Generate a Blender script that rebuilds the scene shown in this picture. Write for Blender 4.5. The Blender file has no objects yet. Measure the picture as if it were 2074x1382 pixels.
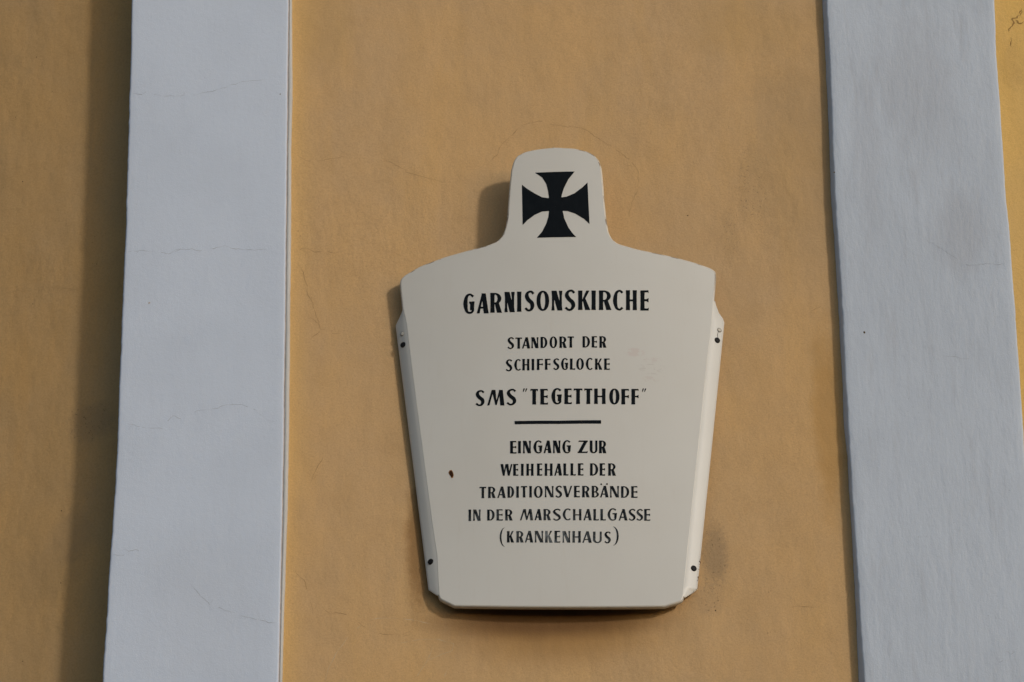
import bpy, bmesh, math, random
import numpy as np
from mathutils import Matrix, Vector, noise

random.seed(7)
SC = bpy.context.scene
COL = SC.collection
HC = 6.5                       # height on the wall where the camera aims (m)

# ------------------------------------------------------------------ camera
PITCH = math.radians(32.10256); ROLL = math.radians(-0.60679)
fwd = Vector((0, math.cos(PITCH), math.sin(PITCH)))
r0 = Vector((1, 0, 0)); u0 = Vector((0, -math.sin(PITCH), math.cos(PITCH)))
rt = math.cos(ROLL)*r0 + math.sin(ROLL)*u0
up = -math.sin(ROLL)*r0 + math.cos(ROLL)*u0
cd = bpy.data.cameras.new('camera'); cam = bpy.data.objects.new('camera', cd); COL.objects.link(cam)
cd.sensor_width = 36; cd.lens = 161.43; cd.clip_end = 500; cd.clip_start = 0.1
M = Matrix((rt, up, -fwd)).transposed().to_4x4()
M.translation = Vector((0, 0, HC)) - 9.3*fwd
cam.matrix_world = M
SC.camera = cam

# ------------------------------------------------------------------ light
SUN_VEC = Vector((1.02, -1.0, 0.46)).normalized()       # towards the sun
elev = math.asin(SUN_VEC.z); azim = math.atan2(SUN_VEC.x, SUN_VEC.y)
W = bpy.data.worlds.new('World'); SC.world = W; W.use_nodes = True
nt = W.node_tree; nt.nodes.clear()
sky = nt.nodes.new('ShaderNodeTexSky'); sky.sky_type = 'NISHITA'; sky.sun_disc = False
sky.sun_elevation = elev; sky.sun_rotation = azim; sky.air_density = 1.0; sky.dust_density = 0.9; sky.ozone_density = 1.0
bg = nt.nodes.new('ShaderNodeBackground'); bg.inputs['Strength'].default_value = 0.15
wo = nt.nodes.new('ShaderNodeOutputWorld')
nt.links.new(sky.outputs[0], bg.inputs[0]); nt.links.new(bg.outputs[0], wo.inputs[0])
sd = bpy.data.lights.new('sun', 'SUN'); sun = bpy.data.objects.new('sun', sd); COL.objects.link(sun)
sd.energy = 2.0; sd.angle = math.radians(4.5); sd.color = (1.0, 0.925, 0.835)
sun.rotation_euler = SUN_VEC.to_track_quat('Z', 'Y').to_euler(); sun.location = (4, -4, 12)
SC.view_settings.view_transform = 'Standard'; SC.view_settings.look = 'None'
SC.view_settings.exposure = -0.58; SC.view_settings.gamma = 1.0
SC.view_settings.use_curve_mapping = False
SC.render.filter_size = 1.7

# ------------------------------------------------------------------ measured outlines (mm on the wall)
PLATE_L = [(19.2, 720.0), (-8.2, 719.1), (-33.7, 716.1), (-56.1, 711.0), (-72.5, 702.2), (-79.7, 689.4), (-85.0, 666.9), (-89.5, 619.4), (-93.0, 566.1), (-97.4, 530.8), (-104.6, 510.0), (-115.8, 497.8), (-136.9, 489.9), (-172.2, 482.4), (-222.7, 471.2), (-273.1, 455.2), (-305.4, 437.4), (-313.5, 427.9), (-313.4, 415.0), (-308.2, 357.0), (-301.6, 322.3), (-291.8, 223.9), (-250.0, -141.5), (-240.8, -212.8), (-236.5, -301.6), (-233.6, -313.7), (-219.2, -323.4), (-202.8, -332.6)]
PLATE_R = [(19.2, 720.0), (47.7, 717.8), (73.0, 711.2), (88.1, 702.1), (97.0, 689.2), (101.8, 671.4), (103.8, 641.6), (105.5, 599.9), (108.6, 552.5), (113.0, 517.2), (119.7, 501.0), (131.6, 491.0), (169.6, 480.3), (209.8, 474.0), (250.0, 467.2), (290.2, 458.7), (318.3, 450.5), (330.3, 443.8), (330.9, 430.7), (327.9, 401.0), (325.1, 377.2), (320.2, 318.3), (307.1, 218.5), (263.4, -146.6), (244.2, -306.8), (240.9, -323.3), (223.3, -330.6), (203.8, -339.0)]
CROSS = [(-35.9, 658.4), (46.0, 660.5), (32.7, 641.9), (23.1, 620.1), (19.0, 606.2), (17.4, 597.9), (27.0, 599.3), (43.9, 607.3), (61.0, 622.5), (71.7, 634.6), (74.1, 534.3), (63.1, 546.5), (44.8, 559.0), (29.8, 564.8), (19.7, 565.6), (22.8, 547.1), (30.9, 525.5), (39.1, 511.8), (46.4, 503.0), (-33.9, 501.8), (-22.9, 516.2), (-14.2, 535.6), (-9.8, 551.3), (-8.3, 565.4), (-22.3, 564.3), (-37.5, 556.9), (-52.7, 544.6), (-62.5, 532.9), (-62.9, 630.4), (-51.9, 619.6), (-36.9, 608.2), (-21.8, 598.5), (-7.9, 596.2), (-9.8, 614.4), (-13.0, 630.3), (-21.2, 646.4)]
RULE = [(-83.3, 77.3), (2.7, 75.7), (88.9, 77.2), (89.2, 69.3), (2.6, 68.2), (-83.0, 69.8)]
LPL = [(-798.2, 849.2), (-795.1, 720.5), (-794.8, 593.6), (-792.4, 468.5), (-791.6, 345.1), (-789.7, 271.8), (-790.4, 163.1), (-790.2, 43.9), (-789.6, -73.8), (-789.3, -189.8), (-788.6, -266.8), (-790.2, -378.0), (-792.8, -490.0), (-794.5, -600.6), (-797.1, -709.7), (-798.3, -782.1)]
LPR = [(-466.4, 844.8), (-464.2, 589.3), (-462.4, 340.9), (-459.9, 39.7), (-457.9, -270.8), (-457.6, -494.1), (-458.1, -604.6), (-458.2, -786.1)]
LPF = [(-459.2, 861.7), (-454.4, 605.4), (-454.5, 479.9), (-451.6, 274.2), (-449.9, 54.2), (-448.0, -180.2), (-447.4, -368.8), (-448.8, -481.2), (-450.1, -592.1), (-450.8, -774.1)]
RPL = [(674.2, 829.9), (673.6, 701.4), (672.2, 574.6), (670.1, 449.7), (668.5, 326.4), (668.1, 253.3), (669.6, 144.7), (669.8, 25.6), (669.2, -91.9), (669.3, -207.9), (670.0, -284.7), (669.6, -395.9), (671.7, -507.8), (671.8, -618.3), (671.6, -799.6)]
RPF = [(666.6, 846.9), (665.6, 590.9), (661.7, 342.0), (663.0, 260.1), (664.9, 40.2), (662.4, -193.9), (664.6, -271.0), (664.7, -382.5), (666.1, -494.7), (665.0, -605.5), (663.9, -787.4)]
RPR = [(1028.1, 825.2), (1024.0, 696.8), (1023.4, 570.1), (1020.9, 445.2), (1019.9, 322.0), (1021.4, 240.3), (1020.9, 140.3), (1020.5, 21.2), (1019.0, -96.3), (1017.6, -212.2), (1014.4, -803.7)]
LINES=[
 [('G', -184.3, 331.9, 22.9, -2.0, 0.2, 46.9), ('A', -157.3, 330.2, 24.2, -1.8, 0.2, 47.0), ('R', -129.6, 329.8, 23.4, -1.5, 0.3, 46.5), ('N', -100.3, 329.2, 18.7, -1.0, 0.4, 47.6), ('I', -75.5, 329.1, 8.1, -0.4, 0.5, 47.1), ('S', -60.8, 329.6, 20.2, -0.7, 0.6, 48.1), ('O', -36.5, 329.5, 25.6, -0.5, 0.5, 47.4), ('N', -5.4, 329.8, 20.1, -0.2, 0.6, 46.4), ('S', 20.0, 329.1, 22.0, 0.0, 0.7, 49.2), ('K', 47.7, 330.8, 24.6, 0.3, 0.7, 45.7), ('I', 74.9, 331.2, 7.7, 0.2, 0.9, 45.7), ('R', 89.7, 331.5, 25.1, 0.8, 0.9, 46.0), ('C', 117.8, 331.5, 20.8, 0.9, 1.0, 47.9), ('H', 144.3, 333.2, 21.7, 1.2, 1.0, 47.0), ('E', 173.5, 334.1, 16.8, 1.2, 1.1, 47.3)],
 [('S', -96.0, 243.5, 13.6, -0.7, 0.2, 27.1), ('T', -80.0, 243.2, 13.3, -0.6, 0.3, 25.9), ('A', -66.9, 243.1, 16.7, -0.7, 0.3, 26.2), ('N', -47.6, 243.1, 13.5, -0.4, 0.3, 25.5), ('D', -29.5, 243.0, 13.8, -0.3, 0.3, 25.8), ('O', -11.4, 242.6, 15.4, -0.2, 0.3, 26.7), ('R', 8.5, 242.6, 14.6, -0.1, 0.3, 26.5), ('T', 25.1, 243.0, 12.5, 0.0, 0.4, 26.2), ('D', 54.9, 243.6, 15.1, 0.2, 0.4, 26.2), ('E', 73.4, 243.9, 10.6, 0.2, 0.5, 26.2), ('R', 88.9, 243.7, 14.1, 0.4, 0.5, 26.7)],
 [('S', -99.9, 192.1, 13.4, -0.6, 0.2, 27.3), ('C', -82.8, 192.9, 13.4, -0.6, 0.2, 26.1), ('H', -66.4, 192.4, 14.0, -0.5, 0.3, 26.6), ('I', -47.8, 192.2, 5.0, -0.1, 0.3, 26.1), ('F', -37.4, 192.4, 12.1, -0.3, 0.4, 25.6), ('F', -21.3, 192.5, 11.2, -0.2, 0.3, 25.3), ('S', -5.1, 192.2, 12.8, -0.2, 0.4, 26.3), ('G', 10.9, 192.0, 14.5, -0.1, 0.4, 26.8), ('L', 29.0, 192.4, 10.4, 0.0, 0.4, 25.6), ('O', 41.4, 192.0, 15.4, 0.1, 0.4, 26.7), ('C', 60.4, 192.1, 14.1, 0.2, 0.5, 27.3), ('K', 79.1, 192.7, 14.8, 0.3, 0.5, 25.8), ('E', 97.5, 192.9, 11.1, 0.3, 0.5, 26.1)],
 [('S', -161.1, 116.3, 18.6, -1.3, 0.2, 36.0), ('M', -137.5, 115.6, 34.5, -2.0, 0.2, 35.7), ('S', -99.2, 114.0, 20.0, -0.9, 0.4, 37.4), ('q', -66.7, 143.5, 9.8, -0.4, 0.1, 6.9), ('T', -51.3, 113.7, 15.2, -0.5, 0.4, 35.7), ('E', -31.3, 113.1, 14.9, -0.3, 0.4, 35.7), ('G', -9.4, 113.4, 21.0, -0.3, 0.5, 36.6), ('E', 16.6, 113.5, 14.5, 0.0, 0.5, 35.5), ('T', 35.1, 113.5, 17.4, 0.1, 0.6, 35.5), ('T', 56.1, 113.6, 16.4, 0.2, 0.6, 35.5), ('H', 76.1, 113.9, 22.5, 0.5, 0.6, 35.5), ('O', 106.0, 113.4, 20.6, 0.7, 0.7, 36.7), ('F', 130.4, 114.5, 15.2, 0.6, 0.7, 35.5), ('F', 150.4, 115.3, 14.6, 0.7, 0.8, 35.6), ('q', 171.7, 145.5, 9.1, 0.5, 0.2, 6.9)],
 [('E', -92.6, 4.0, 12.3, -0.5, 0.3, 28.3), ('I', -76.7, 3.8, 5.0, -0.2, 0.3, 27.8), ('N', -66.8, 3.4, 14.9, -0.4, 0.3, 28.3), ('G', -46.6, 2.8, 17.9, -0.5, 0.4, 28.9), ('A', -26.5, 2.7, 15.8, -0.3, 0.3, 28.5), ('N', -7.3, 2.4, 13.9, -0.2, 0.4, 28.5), ('G', 10.5, 2.0, 17.3, -0.1, 0.5, 29.1), ('Z', 40.9, 2.3, 20.6, 0.2, 0.5, 28.3), ('U', 65.1, 1.8, 15.3, 0.2, 0.5, 29.0), ('R', 83.5, 2.1, 14.7, 0.3, 0.6, 28.9)],
 [('W', -112.4, -45.2, 23.9, -1.2, 0.2, 26.5), ('E', -87.1, -46.2, 9.9, -0.4, 0.3, 26.3), ('I', -71.3, -46.8, 4.4, -0.2, 0.3, 26.7), ('H', -61.0, -47.2, 14.1, -0.4, 0.3, 27.0), ('E', -40.0, -47.6, 10.3, -0.2, 0.3, 27.2), ('H', -24.8, -48.4, 15.4, -0.2, 0.4, 27.7), ('A', -6.0, -48.2, 15.4, -0.2, 0.4, 27.1), ('L', 12.2, -48.2, 9.9, -0.1, 0.4, 27.2), ('L', 26.2, -48.3, 10.3, 0.0, 0.5, 27.4), ('E', 40.9, -48.3, 10.8, 0.0, 0.4, 27.4), ('D', 64.8, -48.4, 16.2, 0.2, 0.5, 27.7), ('E', 84.0, -48.1, 10.5, 0.2, 0.5, 27.7), ('R', 100.8, -48.0, 15.3, 0.4, 0.6, 27.9)],
 [('T', -154.1, -93.1, 13.3, -0.8, 0.2, 25.5), ('R', -136.9, -93.7, 14.8, -0.8, 0.2, 25.3), ('A', -119.1, -94.7, 16.8, -0.8, 0.2, 25.8), ('D', -98.8, -95.0, 13.2, -0.5, 0.2, 25.5), ('I', -81.2, -95.7, 4.5, -0.2, 0.2, 25.7), ('T', -72.3, -95.6, 12.4, -0.4, 0.2, 25.7), ('I', -55.6, -96.1, 4.6, -0.2, 0.3, 25.7), ('O', -46.7, -97.1, 17.3, -0.4, 0.3, 26.4), ('N', -24.8, -96.5, 16.5, -0.3, 0.3, 25.3), ('S', -4.7, -97.3, 13.8, -0.1, 0.4, 26.4), ('V', 10.7, -96.8, 18.1, -0.1, 0.4, 25.5), ('E', 32.4, -97.1, 11.2, 0.0, 0.4, 25.7), ('R', 48.5, -97.1, 14.8, 0.1, 0.5, 25.7), ('B', 67.3, -97.2, 14.2, 0.2, 0.5, 26.0), ('A', 83.5, -97.0, 17.0, 0.4, 0.5, 26.0), ('d', 84.8, -69.4, 3.5, 0.0, 0.1, 4.0), ('d', 96.3, -68.8, 3.5, 0.1, 0.0, 4.1), ('N', 103.8, -96.8, 16.8, 0.4, 0.5, 25.8), ('D', 125.1, -96.7, 16.2, 0.5, 0.6, 25.8), ('E', 145.3, -96.3, 12.3, 0.5, 0.6, 26.1)],
 [('I', -176.0, -142.6, 5.3, -0.4, 0.1, 25.6), ('N', -166.4, -142.6, 13.8, -0.9, 0.2, 25.0), ('D', -139.2, -143.8, 14.8, -0.8, 0.2, 24.5), ('E', -120.9, -144.8, 12.2, -0.5, 0.2, 25.0), ('R', -103.7, -145.6, 14.7, -0.6, 0.2, 24.9), ('M', -74.8, -146.3, 26.1, -0.8, 0.2, 25.1), ('A', -46.1, -146.9, 14.5, -0.4, 0.3, 24.8), ('R', -28.4, -147.4, 14.7, -0.2, 0.3, 24.9), ('S', -10.3, -148.4, 16.3, -0.2, 0.3, 26.3), ('C', 9.3, -147.9, 16.2, -0.1, 0.4, 26.0), ('H', 29.6, -148.3, 16.5, 0.0, 0.4, 25.1), ('A', 50.0, -148.3, 16.4, 0.1, 0.5, 25.2), ('L', 69.7, -148.3, 10.4, 0.1, 0.5, 25.3), ('L', 83.5, -148.2, 10.4, 0.2, 0.5, 25.4), ('G', 97.5, -148.2, 18.7, 0.4, 0.5, 27.2), ('A', 119.1, -147.7, 17.8, 0.5, 0.6, 25.6), ('S', 138.6, -147.1, 14.4, 0.4, 0.6, 26.0), ('S', 154.0, -146.6, 13.8, 0.5, 0.6, 25.6), ('E', 169.8, -146.5, 11.8, 0.5, 0.6, 26.2)],
 [('(', -115.0, -203.1, 10.2, -0.5, 0.3, 42.5), ('K', -100.6, -194.5, 14.1, -0.5, 0.2, 25.5), ('R', -82.2, -195.2, 14.3, -0.5, 0.3, 25.4), ('A', -65.9, -195.7, 16.7, -0.5, 0.3, 25.8), ('N', -45.7, -196.3, 15.7, -0.4, 0.3, 25.8), ('K', -25.7, -197.0, 14.7, -0.2, 0.3, 26.1), ('E', -7.5, -197.3, 11.2, -0.1, 0.4, 26.1), ('N', 8.6, -197.5, 14.3, -0.1, 0.4, 25.6), ('H', 27.8, -197.6, 16.1, 0.0, 0.4, 25.6), ('A', 46.8, -197.9, 18.7, 0.1, 0.5, 25.5), ('U', 68.0, -198.4, 17.1, 0.2, 0.5, 25.4), ('S', 90.0, -198.6, 13.2, 0.2, 0.5, 25.9), (')', 107.0, -203.4, 11.4, 0.3, 0.8, 42.1)],
]
CRACKS=[
  ('r',[(1083, 846), (1092, 840), (1104, 842)]),
  ('r',[(1064, 800), (1070, 790), (1068, 778), (1074, 768)]),
  ('lp',[(-790, 606), (-755, 603), (-724, 600), (-678, 598), (-652, 603), (-621, 609), (-591, 621), (-560, 634), (-529, 637), (-500, 637)]),
  ('lp',[(-789, 209), (-751, 213), (-722, 210), (-700, 204), (-684, 214), (-657, 216), (-636, 211), (-611, 216), (-586, 223), (-571, 217), (-540, 212), (-500, 212)]),
  ('lp',[(-787, -193), (-743, -209), (-699, -213), (-692, -197), (-680, -182), (-660, -189), (-631, -172), (-592, -165), (-562, -157), (-542, -157), (-517, -172), (-487, -196), (-470, -200)]),
  ('lp',[(-790, -501), (-769, -501), (-743, -489), (-724, -496)]),
  ('lp',[(-634, -568), (-615, -590), (-595, -614), (-575, -622), (-546, -634), (-512, -645), (-478, -655), (-462, -655)]),
  ('m',[(-444, 464), (-424, 446), (-388, 446), (-362, 454), (-342, 456)]),
  ('m',[(-265, 450), (-239, 436), (-213, 415), (-177, 402), (-137, 389)]),
  ('m',[(-44, 437), (-29, 456), (-13, 489), (8, 511), (28, 534), (59, 541), (90, 533), (121, 525), (147, 525), (172, 507), (198, 484), (228, 461), (253, 434), (266, 409), (264, 372), (251, 335), (241, 286)]),
  ('m',[(-445, 218), (-429, 230), (-400, 221), (-349, 218)]),
  ('m',[(-430, 180), (-419, 149), (-417, 125), (-405, 95), (-390, 42), (-387, 30), (-402, 18), (-409, 4)]),
  ('m',[(-389, 32), (-367, 24), (-345, 22)]),
  ('m',[(-379, -267), (-388, -290), (-398, -307), (-402, -330)]),
  ('m',[(-432, -526), (-419, -543), (-409, -554), (-405, -582), (-398, -604), (-391, -631)]),
  ('m',[(-374, -612), (-360, -624), (-340, -622), (-326, -628), (-311, -639), (-299, -650), (-287, -660), (-268, -670), (-244, -671), (-220, -672), (-203, -664), (-191, -651), (-184, -647)]),
  ('m',[(516, -624), (528, -621), (557, -620), (591, -621)]),
  ('m',[(606, 62), (621, 70), (647, 82)]),
  ('s',[(-299, -648), (-325, -676), (-349, -714), (-363, -746), (-371, -775)]),
  ('s',[(-292, -641), (-268, -636), (-226, -635), (-191, -642), (-152, -652)]),
  ('s',[(-226, -692), (-186, -683), (-152, -683), (-119, -694), (-123, -709), (-157, -723), (-171, -730), (-190, -762), (-195, -777)]),
  ('s',[(-159, -694), (-165, -716), (-172, -730)]),
  ('s',[(-122, -722), (-138, -765), (-143, -778)]),
  ('rp',[(844, 223), (873, 202), (902, 178), (926, 159), (933, 156), (971, 159), (1017, 157)]),
  ('rp',[(931, -763), (952, -747), (972, -731)]),
  ('rp',[(818, -61), (858, -59), (897, -64), (932, -72)]),
  ('r',[(1102, 878), (1083, 846), (1071, 823), (1062, 794), (1056, 775)]),
  ('r',[(1039, 260), (1049, 257), (1060, 257)]),
  ('l',[(-1054, 189), (-1024, 198), (-993, 195), (-953, 197), (-917, 191), (-886, 178)]),
  ('l',[(-974, -637), (-950, -637), (-926, -621), (-907, -603)]),
]

# ------------------------------------------------------------------ helpers
def link(name, verts, faces, mats, parent=None, mat_idx=None, smooth=True):
    me = bpy.data.meshes.new(name); me.from_pydata(verts, [], faces)
    for m in (mats if isinstance(mats, (list, tuple)) else [mats]): me.materials.append(m)
    if mat_idx is not None: me.polygons.foreach_set('material_index', mat_idx)
    if smooth: me.polygons.foreach_set('use_smooth', [True]*len(me.polygons))
    me.update()
    o = bpy.data.objects.new(name, me); COL.objects.link(o)
    if parent: o.parent = parent
    return o

def empty(name, loc, label, cat):
    o = bpy.data.objects.new(name, None); COL.objects.link(o); o.location = loc
    o['label'] = label; o['category'] = cat; o.empty_display_size = 0.1
    return o

def orient(o, ref):
    """flip the whole mesh when its first faces look away from ref direction"""
    me = o.data
    s = sum(p.normal.dot(ref)*p.area for p in me.polygons)
    if s < 0: me.flip_normals()
    return o

def interp(chain, z):
    zs = [p[1] for p in chain][::-1]; xs = [p[0] for p in chain][::-1]
    return float(np.interp(z, zs, xs))

class NT:
    """tiny node-material helper"""
    def __init__(s, name):
        s.m = bpy.data.materials.new(name); s.m.use_nodes = True
        s.t = s.m.node_tree; s.t.nodes.clear()
        s.out = s.n('ShaderNodeOutputMaterial'); s.b = s.n('ShaderNodeBsdfPrincipled')
        s.l(s.b.outputs[0], s.out.inputs[0]); s.co = s.n('ShaderNodeTexCoord').outputs['Object']
    def n(s, k, **kw):
        x = s.t.nodes.new(k)
        for a, v in kw.items(): setattr(x, a, v)
        return x
    def l(s, a, b): s.t.links.new(a, b)
    def put(s, sock, v):
        if hasattr(v, 'is_output') or isinstance(v, bpy.types.NodeSocket): s.l(v, sock)
        else: sock.default_value = v
    def map(s, scale=(1,1,1), loc=(0,0,0), rot=(0,0,0), vec=None):
        x = s.n('ShaderNodeMapping'); s.l(vec or s.co, x.inputs['Vector'])
        x.inputs['Scale'].default_value = scale; x.inputs['Location'].default_value = loc; x.inputs['Rotation'].default_value = rot
        return x.outputs[0]
    def noise(s, scale, detail=4, rough=0.55, vec=None, dist=0.0):
        x = s.n('ShaderNodeTexNoise'); s.l(vec or s.co, x.inputs['Vector'])
        x.inputs['Scale'].default_value = scale; x.inputs['Detail'].default_value = detail
        x.inputs['Roughness'].default_value = rough; x.inputs['Distortion'].default_value = dist
        return x.outputs['Fac']
    def ramp(s, f, a, b, lo=0.0, hi=1.0):
        x = s.n('ShaderNodeMapRange'); x.interpolation_type = 'SMOOTHSTEP'
        s.l(f, x.inputs['Value'])
        for k, v in zip(('From Min', 'From Max', 'To Min', 'To Max'), (a, b, lo, hi)): x.inputs[k].default_value = v
        return x.outputs[0]
    def math(s, op, a, b=0.0):
        x = s.n('ShaderNodeMath', operation=op); s.put(x.inputs[0], a); s.put(x.inputs[1], b); return x.outputs[0]
    def mix(s, f, a, b):
        x = s.n('ShaderNodeMix', data_type='RGBA'); s.put(x.inputs['Factor'], f)
        for k, v in (('A', a), ('B', b)):
            i = [q for q in x.inputs if q.name == k and q.type == 'RGBA'][0]
            if isinstance(v, tuple): v = (*v, 1)
            s.put(i, v)
        return [q for q in x.outputs if q.type == 'RGBA'][0]
    def blob(s, cx, cz, rx, rz):
        """1 in the middle of an ellipse in the xz plane, 0 at its rim (coordinates in metres)"""
        v = s.map(scale=(1/rx, 0, 1/rz), loc=(-cx/rx, 0, -cz/rz))
        g = s.n('ShaderNodeTexGradient', gradient_type='SPHERICAL'); s.l(v, g.inputs[0]); return g.outputs['Fac']
    def bump(s, h, dist, strength=1.0, prev=None):
        x = s.n('ShaderNodeBump'); s.l(h, x.inputs['Height']); x.inputs['Distance'].default_value = dist
        x.inputs['Strength'].default_value = strength
        if prev: s.l(prev, x.inputs['Normal'])
        return x.outputs[0]
    def done(s, col, rough, nrm=None, spec=0.3):
        s.put(s.b.inputs['Base Color'], (*col, 1) if isinstance(col, tuple) else col)
        s.put(s.b.inputs['Roughness'], rough); s.b.inputs['Specular IOR Level'].default_value = spec
        if nrm: s.l(nrm, s.b.inputs['Normal'])
        return s.m

def ochre(name, base, dusty, rich, seed, grime_shade=(), extra=None, relief=1.0):
    k = NT(name)
    off = k.map(loc=(seed, seed*1.7, seed*0.3))
    big = k.noise(2.6, 5, 0.6, off)
    tall = k.noise(1.0, 5, 0.6, k.map(scale=(9, 9, 1.6), loc=(seed, 0, seed)), 0.4)
    mid = k.noise(14, 6, 0.65, off, 0.3)
    col = k.mix(k.ramp(big, 0.36, 0.66), base, dusty)
    col = k.mix(k.ramp(tall, 0.45, 0.75, 0, 0.45), col, rich)
    col = k.mix(k.ramp(k.noise(5.5, 6, 0.65, k.map(loc=(seed+9, 0, 2))), 0.46, 0.66, 0, 0.35), col, tuple(0.5*a+0.5*b*0.93 for a, b in zip(dusty, base)))
    col = k.mix(k.ramp(mid, 0.45, 0.80, 0, 0.26), col, tuple(c*0.72 for c in base))
    if extra: col = extra(k, col, rich)
    # scattered dark specks, denser where the plaster is rougher
    sp = k.n('ShaderNodeTexVoronoi'); k.l(k.map(scale=(1, 1, 0.7)), sp.inputs['Vector']); sp.inputs['Scale'].default_value = 95
    dens = k.ramp(k.noise(5.5, 5, 0.7, off), 0.44, 0.72, 0.02, 0.17)
    spot = k.math('LESS_THAN', sp.outputs['Distance'], dens)
    col = k.mix(k.math('MULTIPLY', spot, k.ramp(k.noise(40, 2), 0.45, 0.7, 0, 0.45)), col, tuple(c*0.35 for c in base))
    fine = k.noise(260, 3, 0.7)
    col = k.mix(k.ramp(fine, 0.35, 0.75, 0, 0.30), col, tuple(c*0.55 for c in base))
    for (cx, cz, rx, rz, c, amt, sc) in grime_shade:
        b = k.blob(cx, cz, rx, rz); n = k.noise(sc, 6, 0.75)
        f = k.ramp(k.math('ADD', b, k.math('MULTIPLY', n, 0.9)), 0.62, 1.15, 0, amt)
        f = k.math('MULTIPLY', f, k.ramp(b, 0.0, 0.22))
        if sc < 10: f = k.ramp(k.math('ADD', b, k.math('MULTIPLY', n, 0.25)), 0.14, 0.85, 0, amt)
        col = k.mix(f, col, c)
        if sc > 60:
            f2 = k.math('MULTIPLY', k.ramp(k.noise(sc*2.2, 3, 0.8), 0.58, 0.68, 0, 0.55), k.ramp(b, 0.1, 0.6))
            col = k.mix(f2, col, (0.035, 0.03, 0.025))
    nr = k.bump(k.noise(8, 3, 0.5, k.map(scale=(1.4, 1, 0.7), loc=(seed, 0, 0))), 0.006*relief)
    rgh = k.ramp(k.noise(2.3, 3, 0.5, off), 0.42, 0.68, 0.25, 1.0)
    nr = k.bump(k.math('MULTIPLY', rgh, k.noise(34, 5, 0.6, k.map(scale=(1.3, 1, 0.9)))), 0.0018*relief, 1, nr)
    nr = k.bump(k.noise(150, 5, 0.75), 0.0007, 1, nr)
    return k.done(col, 0.93, nr, 0.15)

def limewash(name, base, dirty, seed, streak=1.0, extra=()):
    k = NT(name)
    off = k.map(loc=(seed, seed*2.1, seed*0.7))
    col = k.mix(k.ramp(k.noise(3.2, 5, 0.6, off), 0.35, 0.68), base, tuple(c*0.94 for c in base))
    st = k.noise(1.0, 6, 0.65, k.map(scale=(42, 42, 5), loc=(seed, 0, 0)))
    col = k.mix(k.ramp(st, 0.5, 0.78, 0, 0.30*streak), col, dirty)
    for cx, cz, rx, rz, amt in extra:
        b = k.blob(cx, cz, rx, rz); n = k.noise(1.0, 6, 0.7, k.map(scale=(60, 60, 14)))
        f = k.math('MULTIPLY', k.ramp(k.math('ADD', b, n), 0.62, 1.3, 0, amt), k.ramp(b, 0, 0.3))
        col = k.mix(f, col, dirty)
    col = k.mix(k.ramp(k.noise(170, 4, 0.75), 0.5, 0.75, 0, 0.22), col, dirty)
    sp = k.n('ShaderNodeTexVoronoi'); k.l(k.co, sp.inputs['Vector']); sp.inputs['Scale'].default_value = 120
    dens = k.ramp(k.noise(4.2, 5, 0.7, off), 0.48, 0.74, 0.0, 0.15)
    col = k.mix(k.math('MULTIPLY', k.math('LESS_THAN', sp.outputs['Distance'], dens), 0.35), col, tuple(c*0.4 for c in dirty))
    nr = k.bump(k.noise(1.0, 5, 0.6, k.map(scale=(34, 34, 9), loc=(seed, 0, 0))), 0.0014*streak)
    nr = k.bump(k.noise(95, 6, 0.7), 0.0005, 1, nr)
    nr = k.bump(k.noise(420, 3, 0.7), 0.00035, 1, nr)
    return k.done(col, 0.9, nr, 0.15)

def plain(name, col, rough=0.8, spec=0.3, var=0.25, sc=60):
    k = NT(name)
    c = k.mix(k.ramp(k.noise(sc, 5, 0.6), 0.3, 0.7), col, tuple(q*(1-var) for q in col))
    return k.done(c, rough, None, spec)

# ------------------------------------------------------------------ materials
OCH = (0.605, 0.39, 0.187); DUS = (0.555, 0.375, 0.205); RIC = (0.64, 0.40, 0.165)
PX, PZ = 86.7/1000, HC - 296.5/1000          # plaque axis on the wall

def mid_extra(k, col, rich):
    sx = k.n('ShaderNodeSeparateXYZ'); k.l(k.co, sx.inputs[0])
    wob = k.math('ADD', sx.outputs['X'], k.math('MULTIPLY', k.noise(4, 4), 0.05))
    left = k.ramp(wob, -0.435, -0.37, 0.7, 0.0)
    return k.mix(left, col, (0.665, 0.425, 0.165))
m_mid = ochre('ochre_plaster_mid', OCH, DUS, RIC, 3.1, grime_shade=[
    (0.394, HC-0.50, 0.042, 0.115, (0.23, 0.175, 0.115), 0.46, 95),
    (0.375, HC-0.60, 0.05, 0.06, (0.26, 0.20, 0.14), 0.25, 75),
    (0.08, HC-0.64, 0.33, 0.14, (0.33, 0.185, 0.065), 0.8, 5), (0.06, HC-0.645, 0.30, 0.055, (0.13, 0.065, 0.03), 0.8, 6), (0.50, HC+0.36, 0.045, 0.17, (0.46, 0.31, 0.16), 0.3, 95), (0.45, HC+0.25, 0.03, 0.10, (0.46, 0.31, 0.16), 0.3, 110), (0.50, HC+0.78, 0.22, 0.14, (0.40, 0.27, 0.12), 0.25, 14), (-0.39, HC+0.80, 0.10, 0.20, (0.46, 0.30, 0.12), 0.3, 11),  # first two: brown stain plus painted contact shade under the plaque; rest dirt
    (-0.185, HC-0.47, 0.05, 0.24, (0.24, 0.13, 0.05), 0.75, 12),  # brown stain with soft shade beside the left flange painted in
    (0.60, HC+0.45, 0.16, 0.45, (0.38, 0.26, 0.13), 0.35, 18),
    (0.63, HC-0.20, 0.05, 0.35, (0.47, 0.27, 0.09), 0.6, 14),
    ], extra=mid_extra)
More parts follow.
